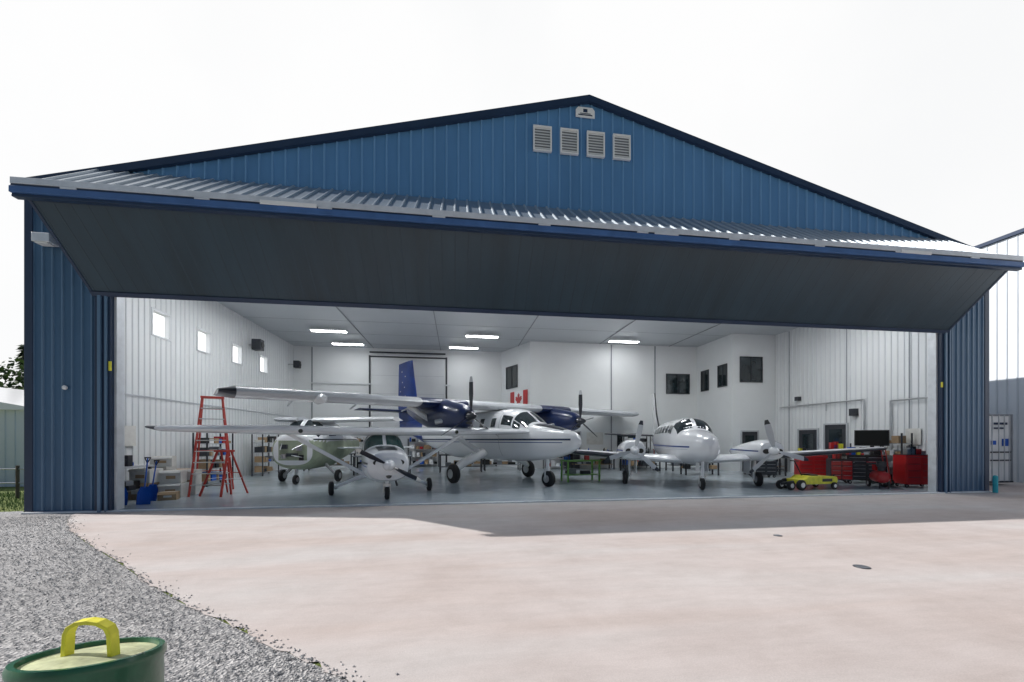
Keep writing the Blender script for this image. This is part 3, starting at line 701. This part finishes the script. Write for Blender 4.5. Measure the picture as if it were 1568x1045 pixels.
cbox(-8.9,13.4,.6,.5,.5,'paper'); cbox(-8.9,13.4,.5,.45,.4,'paper',z=.535); cbox(-7.9,12.15,.4,.3,.22,'card',rot=.3); cbox(-9.0,14.2,.6,.6,.7,'card'); cbox(-8.6,13.0,.5,.4,.3,'paper',z=.9,rot=.3); cbox(-8.1,13.3,.5,.4,.75,'paper',rot=.15)
def table(x,y,w,d,h,m,rot=0,lower=True,name='workbench',legs='dkmetal'):
    mb=MB(); mb.box(-w/2,w/2,-d/2,d/2,h-0.05,h,m)
    for a in (-1,1):
        for b in (-1,1): mb.box(a*(w/2-0.06)-0.03,a*(w/2-0.06)+0.03,b*(d/2-0.06)-0.03,b*(d/2-0.06)+0.03,0,h-0.051,legs)
    if lower: mb.box(-w/2+0.1,w/2-0.1,-d/2+0.1,d/2-0.1,h*0.3,h*0.3+0.03,m)
    for k in range(int(w*5)):
        xx=random.uniform(-w/2+0.1,w/2-0.15); yy=random.uniform(-d/2+0.1,d/2-0.1); ss=random.uniform(0.04,0.12); hh=random.uniform(0.05,0.34)
        c=random.choice(['black','red','blue','metal','paper','card','dkmetal','dkmetal','white'])
        if random.random()<0.5: mb.box(xx-ss,xx+ss,yy-ss*.7,yy+ss*.7,h+0.001,h+hh,c)
        else: mb.lathe((xx,yy,h+0.001),(0,0,1),[(0,ss*.6),(hh*.75,ss*.6),(hh*.85,ss*.25),(hh,ss*.25)],c,seg=10)
        if random.random()<0.8:
            q=random.uniform(.08,.2); mb.box(xx-q,xx+q,yy-.12,yy+.12,h*0.3+.031,h*0.3+.03+random.uniform(.1,.3),random.choice(['black','dkmetal','card','seam']))
    mb.build(name,loc=(x,y,0.03),rot=(0,0,rot),bevel=0.004)
table(-9.0,11.9,.9,1.3,.95,'plane_g',0)
table(4.9,15.3,1.5,.7,.85,'lime',R(10),legs='lime'); table(0.2,20.4,2.2,.8,.9,'dkmetal'); table(-3.5,19.5,2.6,.8,.9,'seam'); table(-6.8,22.5,2.5,.8,.9,'dkmetal')
table(7.5,21.3,2.4,.8,.9,'wood'); table(12.2,19.6,2.2,.8,.95,'dkmetal'); table(15.9,18.2,1.4,.7,.95,'wood'); table(9.6,19.8,2.0,.8,.9,'dkmetal'); table(2.4,21.2,2.0,.8,1.0,'seam')
table(14.2,16.6,1.6,.7,.95,'dkmetal',R(-20)); table(11.3,17.2,1.6,.7,.9,'seam',R(-10))
def shovel(x,y,h,rot,lean):
    mb=MB(); mb.tube((0,0,0.42),(0,0.0,h),0.016,'blue',seg=8)
    vs=[];nx=6
    for i in range(nx+1):
        a=-0.16+0.32*i/nx; b=0.05*math.cos(a/0.16*1.4)
        vs+=[(a,b,0),(a,b*0.8,0.30),(a*0.6,b*0.6,0.45)]
    fs=[]
    for i in range(nx): 
        for k in (0,1): fs.append((i*3+k,i*3+k+1,i*3+k+4,i*3+k+3))
    mb.add(vs,fs,'blue'); mb.add([(p[0],p[1]+0.008,p[2]) for p in vs],fs,'blue')
    mb.tube((-0.07,0,h),(0.07,0,h),0.018,'black',seg=8); mb.tube((-0.07,0,h),(0,0,h-0.14),0.012,'black',seg=6); mb.tube((0.07,0,h),(0,0,h-0.14),0.012,'black',seg=6)
    mb.build('snow_shovel',loc=(x,y,0.035),rot=(R(-lean),0,rot))
shovel(-8.42,11.2,1.15,0.2,8); shovel(-7.95,11.3,1.2,0.0,8); shovel(-8.2,11.9,1.1,-0.2,10)
def cabinet(x,y,w,d,h,m,rot=0,draw=6,name='tool_chest',face=None):
    face=face or m
    mb=MB(); mb.box(-w/2,w/2,-d/2,d/2,0.12,h,m)
    n=draw; hh=(h-0.2)/n
    for c in range(2):
        xa=-w/2+0.03+c*(w/2-0.02); xb=xa+w/2-0.05
        for k in range(n):
            z0=0.16+k*hh; mb.box(xa,xb,-d/2-0.02,-d/2-0.001,z0,z0+hh-0.015,face); mb.box(xa+0.03,xb-0.03,-d/2-0.035,-d/2-0.021,z0+hh-0.04,z0+hh-0.028,'dkmetal' if m=='red' else 'metal')
    for a in (-1,1):
        for b in (-1,1): mb.wheel((a*(w/2-0.08),b*(d/2-0.08),0.06),0.06,0.04,(0,1,0))
    mb.box(-w/2,w/2,-d/2,d/2,h+0.001,h+0.02,'black'); mb.tube((w/2+0.04,-d/2+.05,h-.1),(w/2+0.04,d/2-.05,h-.1),0.012,'metal',seg=8)
    for k in range(6):
        xx=random.uniform(-w/2+.1,w/2-.15); s=random.uniform(.05,.12); mb.box(xx-s,xx+s,-.1,.1,h+.021,h+random.uniform(.08,.34),random.choice(['black','dkmetal','blue','yellow','metal','black','red']))
    mb.build(name,loc=(x,y,0.03),rot=(0,0,rot),bevel=0.006)
cabinet(15.85,11.75,.9,.6,1.12,'red',R(-20),4); cabinet(15.5,13.2,1.2,.6,1.05,'black',R(-30),6,face='dkmetal'); cabinet(14.9,14.9,1.0,.6,1.0,'red',R(-25),5); cabinet(15.9,14.6,.7,.5,1.25,'dkmetal',R(-25),5); cabinet(13.4,15.8,.9,.6,.95,'dkmetal',R(-15),5); cabinet(14.55,13.3,.7,.5,.9,'dkmetal',R(-30),4,face='red')
mb=MB(); mb.box(-.5,.5,-.03,.03,0.35,.95,'black'); mb.box(-.47,.47,-.034,-.031,.38,.92,'screen'); mb.box(-.04,.04,-.02,.04,0,0.35,'black'); mb.box(-.2,.2,-.12,.12,0,.02,'black')
mb.build('monitor',loc=(15.62,13.0,1.1),rot=(0,0,R(-40)),bevel=0.005)
mb=MB(); mb.lathe((-.35,0,.38),(1,0,0),[(0,.05),(.03,.15),(.1,.2),(.6,.2),(.67,.15),(.7,.05)],'red'); mb.lathe((-.1,0,.6),(0,0,1),[(0,.1),(.12,.1),(.14,.13),(.3,.13),(.32,.05)],'dkmetal'); mb.box(.08,.3,-.1,.1,.59,.78,'red')
for s in (-1,1): mb.wheel((.28,s*.2,.14),.14,.06)
mb.tube((-.3,.12,.2),(-.3,.12,0),.02,'dkmetal'); mb.tube((-.3,-.12,.2),(-.3,-.12,0),.02,'dkmetal'); mb.tube((.35,.15,.4),(.6,.15,.85),.015,'dkmetal',seg=8); mb.tube((.35,-.15,.4),(.6,-.15,.85),.015,'dkmetal',seg=8); mb.tube((.6,-.15,.85),(.6,.15,.85),.02,'red',seg=8)
mb.build('air_compressor',loc=(14.45,11.75,.03),rot=(0,0,R(60)),smooth=True)
for x,y in ((16.4,11.35),(16.55,13.9)):
    mb=MB(); mb.lathe((0,0,0),(0,0,1),[(0,.07),(.02,.09),(.5,.09),(.58,.05),(.62,.03)],'red'); mb.box(-.02,.1,-.015,.015,.63,.66,'black'); mb.tube((.03,0,.62),(.12,0,.35),.012,'black',seg=6)
    mb.build('fire_extinguisher',loc=(x if y>12 else 16.7,y,.9 if y<12 else .03),smooth=True)
mb=MB()
for s in (-1,1): mb.tube((s*.2,0,.1),(s*.2,.15,1.3),.016,'red',seg=8); mb.wheel((s*.25,.05,.13),.13,.06,(1,0,0))
for z in (.4,.75,1.1): mb.tube((-.2,.03+z*.1,z),(.2,.03+z*.1,z),.014,'red',seg=8)
mb.box(-.2,.2,-.25,0,.02,.04,'dkmetal'); mb.build('hand_truck',loc=(15.0,11.9,.03),rot=(0,0,.4))
T=empty('aircraft_tug',(11.7,11.85,.03),R(4))
mb=MB()
mb.poly([(-.55,.18),(.9,.18),(.95,.30),(.9,.42),(-.2,.46),(-.35,.36),(-.55,.34)],-.3,.3,'yellow'); mb.build('body',T,bevel=.02)
mb=MB()
mb.wheel((-.55,.3,.17),.17,.14); mb.wheel((-.55,-.3,.17),.17,.14); mb.wheel((-.85,.2,.15),.15,.12); mb.wheel((-.85,-.2,.15),.15,.12); mb.wheel((.75,.33,.12),.12,.08); mb.wheel((.75,-.33,.12),.12,.08)
mb.tube((-1.0,0,.2),(-.4,0,.25),.05,'dkmetal'); mb.box(-.05,.25,-.18,.18,.445,.5,'black'); mb.tube((.95,0,.3),(1.15,0,.45),.025,'dkmetal'); mb.box(.3,.7,-.303,-.300,.26,.36,'black')
mb.tube((-.2,0,.46),(-.5,0,.95),.02,'dkmetal',seg=8); mb.tube((-.5,-.15,.95),(-.5,.15,.95),.02,'black',seg=8)
mb.build('wheels_and_towbar',T,smooth=True)
F=empty('canada_flag'); o=Vector((2.8,24.99,0))
mb=MB()
u0=1.15; W=1.9; z0=3.5; hh=1.05
mb.frame(o,cd,(0,0,1),cn,u0,u0+W*.25,z0,z0+hh,.03,.036,'red'); mb.frame(o,cd,(0,0,1),cn,u0+W*.75,u0+W,z0,z0+hh,.03,.036,'red'); mb.frame(o,cd,(0,0,1),cn,u0+W*.25,u0+W*.75,z0,z0+hh,.03,.036,'white')
leaf=[(0,-.5),(.03,-.22),(.28,-.27),(.24,-.15),(.5,.06),(.43,.1),(.47,.27),(.3,.23),(.26,.31),(.12,.16),(.17,.45),(.08,.4),(0,.55)]
leaf=leaf+[(-a,b) for a,b in leaf[-2:0:-1]]
vs=[o+cd*(u0+W/2+a*.75)+Vector((0,0,z0+hh/2+b*.8))+cn*.04 for a,b in leaf]
mb.add(vs,[tuple(range(len(vs)))],'red'); mb.build('flag_cloth',F)
mb=MB(); mb.box(-.2,.2,-.18,.18,-.25,.25,'dkmetal'); mb.lathe((0.2,0,0),(1,0,0),[(0,.16),(.03,.14)],'black'); mb.tube((-.4,0,0),(-.15,0,0),.03,'metal'); mb.build('unit_heater',loc=(-9.2,19.9,6.1),bevel=.02)
mb=MB(); mb.box(-.16,.16,-.16,.16,-.2,.2,'dkmetal'); mb.lathe((0.16,0,0),(1,0,0),[(0,.14),(.03,.12)],'black'); mb.tube((-.5,0,0),(-.1,0,0),.03,'metal'); mb.build('unit_heater',loc=(-9.1,24.2,6.0),bevel=.02)
def shelf(x,y,w,rot,h=1.9):
    mb=MB()
    for a in (-1,1):
        for b in (-1,1): mb.box(a*w/2-.02,a*w/2+.02,b*.22-.02,b*.22+.02,0,h,'dkmetal')
    k=.15
    while k<h:
        mb.box(-w/2,w/2,-.22,.22,k,k+.025,'metal'); xx=-w/2+.08
        while xx<w/2-.2:
            s=random.uniform(.08,.28); q=random.uniform(.1,.36); c=random.choice(['black','red','blue','paper','card','white','seam','dkmetal','card','dkmetal'])
            mb.box(xx,xx+s,-.16,.16,k+.026,k+q,c); xx+=s+random.uniform(.01,.1)
        k+=.45
    mb.build('storage_shelf',loc=(x,y,.03),rot=(0,0,rot))
shelf(-8.9,16,1.6,R(90)); shelf(-8.9,20,1.6,R(90)); shelf(10.2,21.6,1.6,0); shelf(-2,24.5,1.8,0,1.7); shelf(1.6,24.4,1.6,0,1.6); shelf(16.3,14.0,1.2,R(-90),1.5); shelf(5.4,21.5,1.2,0,1.5); shelf(-5.0,24.4,1.8,0,1.8); shelf(16.4,12.9,1.0,R(-90),1.9)

# ================================================================ DRUM
G=empty('green_drum',(-1.38,1.72,0),R(-7.93))
mb=MB(); seg=56; r=0.205; tl=math.tan(R(12)); prof=[(0,r),(0.04,r+.006),(0.06,r),(0.30,r),(0.315,r+.008),(0.33,r),(0.58,r),(0.595,r+.008),(0.61,r),(0.83,r),(0.855,r+.009),(0.87,r+.009),(0.885,r+.002),(0.885,r-.015),(0.865,r-.02)]
vs=[]
for h,rr in prof:
    for i in range(seg):
        t=2*math.pi*i/seg; x,y=rr*math.cos(t),rr*math.sin(t); k=max(0,(h-0.61)/(0.885-0.61)); vs.append((x,y,h-y*tl*min(1,k)))
fs=[(k*seg+i,k*seg+(i+1)%seg,(k+1)*seg+(i+1)%seg,(k+1)*seg+i) for k in range(len(prof)-1) for i in range(seg)]
mb.add(vs,fs,'green'); mb.build('shell',G,smooth=True)
mb=MB(); vs=[]
rr_=[r-.017,.16,.10,.04]
for j,q in enumerate(rr_):
    for i in range(seg):
        t=2*math.pi*i/seg; x,y=q*math.cos(t),q*math.sin(t); vs.append((x,y,0.874+.008*math.cos(q*14)-y*tl))
fs=[(k*seg+i,k*seg+(i+1)%seg,(k+1)*seg+(i+1)%seg,(k+1)*seg+i) for k in range(3) for i in range(seg)]+[tuple(range(3*seg,4*seg))]
mb.add(vs,fs,'lid'); mb.build('lid',G,smooth=True)
mb=MB()
path=[(-.088,0),(-.082,.09),(-.07,.115),(-.04,.132),(.0,.137),(.04,.132),(.072,.115),(.084,.09),(.090,0)]
vs=[]
for x,z in path:
    for dx,dy in ((-1,-1),(1,-1),(1,1),(-1,1)):
        nx,nz=(x*8,max(0,(z-.07))*8); l=math.hypot(nx,nz) or 1
        vs.append((x+nx/l*.008*dx,dy*.018-.01,.872+z+nz/l*.008*dx))
fs=[]
for k in range(len(path)-1): fs+=[(k*4+i,k*4+(i+1)%4,(k+1)*4+(i+1)%4,(k+1)*4+i) for i in range(4)]
fs+=[(0,1,2,3),tuple(range(len(vs)-4,len(vs)))]
mb.add(vs,fs,'yellow'); mb.build('handle',G,bevel=.002)

# ================================================================ RIGHT SIDE
B=empty('neighbour_building')
mb=MB(); mb.box(22,40,4,34,0,9.8,'offwhite')
y=4.2
while y<34: mb.rib((22,0,0),(0,1,0),(0,0,1),(-1,0,0),y,0.0,9.75,.03,.03,'offrib'); y+=.305
mb.build('walls',B)
mb=MB(); mb.box(21.9,40.1,3.9,34.1,9.81,9.95,'navy'); mb.poly([(21.9,9.951),(40.1,9.951),(31,11.8)],4,34,'offwhite'); mb.build('roof',B)
C=empty('shipping_container')
mb=MB(); mb.box(18.0,20.45,12.0,18,.12,2.62,'cont'); mb.build('body',C,bevel=.02)
mb=MB()
for xx in (18.0,19.2,20.39): mb.box(xx,xx+.06,11.96,12.0,.12,2.62,'seam' if xx>19 else 'galv')
for xx in (19.45,19.75,20.0,20.22): mb.tube((xx,11.93,.15),(xx,11.93,2.58),.018,'plane_g',seg=8)
for zz in (.9,1.2): mb.box(19.4,20.3,11.92,11.95,zz,zz+.05,'dkmetal')
mb.box(19.6,20.2,11.965,11.974,2.24,2.32,'navy'); mb.box(19.6,20.05,11.965,11.974,2.08,2.14,'navy'); mb.box(20.0,20.28,11.97,11.995,1.45,1.72,'blue'); mb.box(19.5,19.7,11.97,11.995,1.5,1.65,'blue'); mb.box(18,20.45,11.97,12,2.56,2.63,'seam'); mb.box(18,20.45,11.95,12,.1,.16,'dkmetal')
mb.build('doors',C)
mb=MB(); mb.lathe((0,0,0),(0,0,1),[(0,.06),(.5,.06),(.54,.05),(.56,.02)],'cyan'); mb.build('bollard',loc=(16.95,10.32,0),smooth=True)
# ================================================================ LEFT SIDE
S=empty('white_shed')
mb=MB(); mb.box(-30,-15.3,16.5,24,0,2.75,'offwhite'); mb.poly([(-30.2,2.75),(-15.1,2.75),(-15.1,2.85),(-22.6,4.3),(-30.2,2.85)],16.3,24.2,'white')
x=-29.8
while x<-15.4: mb.rib((0,16.5,0),(1,0,0),(0,0,1),(0,-1,0),x,0,2.74,.025,.02,'offrib'); x+=.3
mb.box(-17.6,-16.8,16.44,16.49,0,2.1,'plane_g'); mb.build('walls',S)
mb=MB()
for i in range(8):
    x=-11.2-i*1.3; mb.tube((x,13.2,0),(x,13.2,.95),.04,'bark',seg=8)
for z in (.45,.85): mb.tube((-11.2,13.2,z),(-20.3,13.2,z),.02,'metal',seg=6)
mb.build('post_fence')
def conifer(mb,x,y,h,r):
    mb.tube((x,y,0),(x,y,h),.22*h/12,'bark',.02,seg=8)
    n=int(240*h/3)
    for i in range(n):
        t=random.random()**.8; z=h*(.12+.88*t); rr=r*(1-t)*(.65+.35*math.sin(z*5.2+x))+.1; a=random.random()*6.28; q=rr*math.sqrt(random.uniform(.1,1))
        cx,cy,cz=x+q*math.cos(a),y+q*math.sin(a),z-q*.3
        s=random.uniform(.18,.45); d=Vector((math.cos(a),math.sin(a),-.35)).normalized(); p=Vector((-math.sin(a),math.cos(a),random.uniform(-.4,.4)))
        c=Vector((cx,cy,cz)); mb.add([c-p*s*.5,c+d*s*1.4,c+p*s*.5,c-d*s*.3],[(0,1,2),(0,2,3)],'leaf_d' if random.random()<.65 else 'leaf_l')
def broad(mb,x,y,h,r):
    mb.tube((x,y,0),(x,y,h*.6),.2,'bark',.08,seg=8)
    cl=[(x+random.gauss(0,r*.5),y+random.gauss(0,r*.5),h*random.uniform(.35,.92),r*random.uniform(.25,.5)) for _ in range(16)]
    for c in cl: mb.tube((x,y,h*.4),c[:3],.06,'bark',.02,seg=5)
    for i in range(2600):
        c=random.choice(cl); v=Vector((random.gauss(0,1),random.gauss(0,1),random.gauss(0,.8))).normalized()*c[3]*random.uniform(.6,1.1)
        p=Vector(c[:3])+v; s=random.uniform(.1,.26); a=Vector((random.gauss(0,1),random.gauss(0,1),random.gauss(0,1))).normalized(); b=a.orthogonal().normalized()
        mb.add([p-a*s,p+b*s*.6,p+a*s,p-b*s*.6],[(0,1,2,3)],'leaf_l' if random.random()<.75 else 'leaf_d')
mb=MB()
for x,y,h,r in ((-49,42,15.0,2.6),(-46.2,44,14.6,2.5),(-52,46,16.5,2.8),(-56,48,15,2.7),(-42,45,11,2.2),(-60,46,15,2.8)): conifer(mb,x,y,h,r)
for x,y,h,r in ((-40,38,8.5,2.8),(-43,37,9.4,3.0),(-37,39,8,2.6),(-47,38,9.5,3.0),(-52,40,9.2,2.8)): broad(mb,x,y,h,r)
mb.build('distant_trees')

# ================================================================ LIGHT
tos=Vector((-9.2,1.9,6.6)).normalized()
sd=bpy.data.lights.new('sun','SUN'); sd.energy=5.0; sd.angle=R(0.6); sd.color=(1.0,0.955,0.92)
so=bpy.data.objects.new('sun',sd); COL.objects.link(so); so.rotation_euler=(-tos).to_track_quat('-Z','Y').to_euler(); so.location=(-30,10,30)
w=bpy.data.worlds.new('World'); scene.world=w; w.use_nodes=True; nt=w.node_tree
bg=nt.nodes['Background']; bg.inputs['Strength'].default_value=0.06
sk=nt.nodes.new('ShaderNodeTexSky'); sk.sky_type='NISHITA'; sk.sun_disc=False; sk.sun_elevation=math.asin(tos.z); sk.sun_rotation=math.atan2(tos.x,tos.y); sk.dust_density=1.0; sk.air_density=1.0
tc=nt.nodes.new('ShaderNodeTexCoord'); sp=nt.nodes.new('ShaderNodeSeparateXYZ'); nt.links.new(tc.outputs['Generated'],sp.inputs[0])
mr=nt.nodes.new('ShaderNodeMapRange'); mr.interpolation_type='SMOOTHSTEP'; mr.inputs[1].default_value=0.16; mr.inputs[2].default_value=0.40; mr.inputs[3].default_value=0.0; mr.inputs[4].default_value=0.98
nt.links.new(sp.outputs['Y'],mr.inputs[0])
mx=nt.nodes.new('ShaderNodeMix'); mx.data_type='RGBA'; nt.links.new(mr.outputs[0],mx.inputs[0]); nt.links.new(sk.outputs[0],mx.inputs[6])
ns=nt.nodes.new('ShaderNodeTexNoise'); ns.inputs['Scale'].default_value=2.0; ns.inputs['Detail'].default_value=5; nt.links.new(tc.outputs['Generated'],ns.inputs['Vector'])
hz=ramp(nt,ns.outputs['Fac'],[(0.35,(16.0,16.1,16.2)),(0.6,(16.8,16.8,16.8))]); nt.links.new(hz,mx.inputs[7])
nt.links.new(mx.outputs[2],bg.inputs['Color'])
scene.view_settings.view_transform='Standard'; scene.view_settings.look='None'; scene.view_settings.exposure=0

cam=bpy.data.cameras.new('camera'); co=bpy.data.objects.new('camera',cam); COL.objects.link(co)
cam.sensor_width=36; cam.lens=605/1568*36; cam.shift_y=(673-522.5)/1568; cam.clip_end=2000; cam.clip_start=0.05
co.location=(0,0,1.7); co.rotation_euler=(R(90),0,R(-7.93)); scene.camera=co
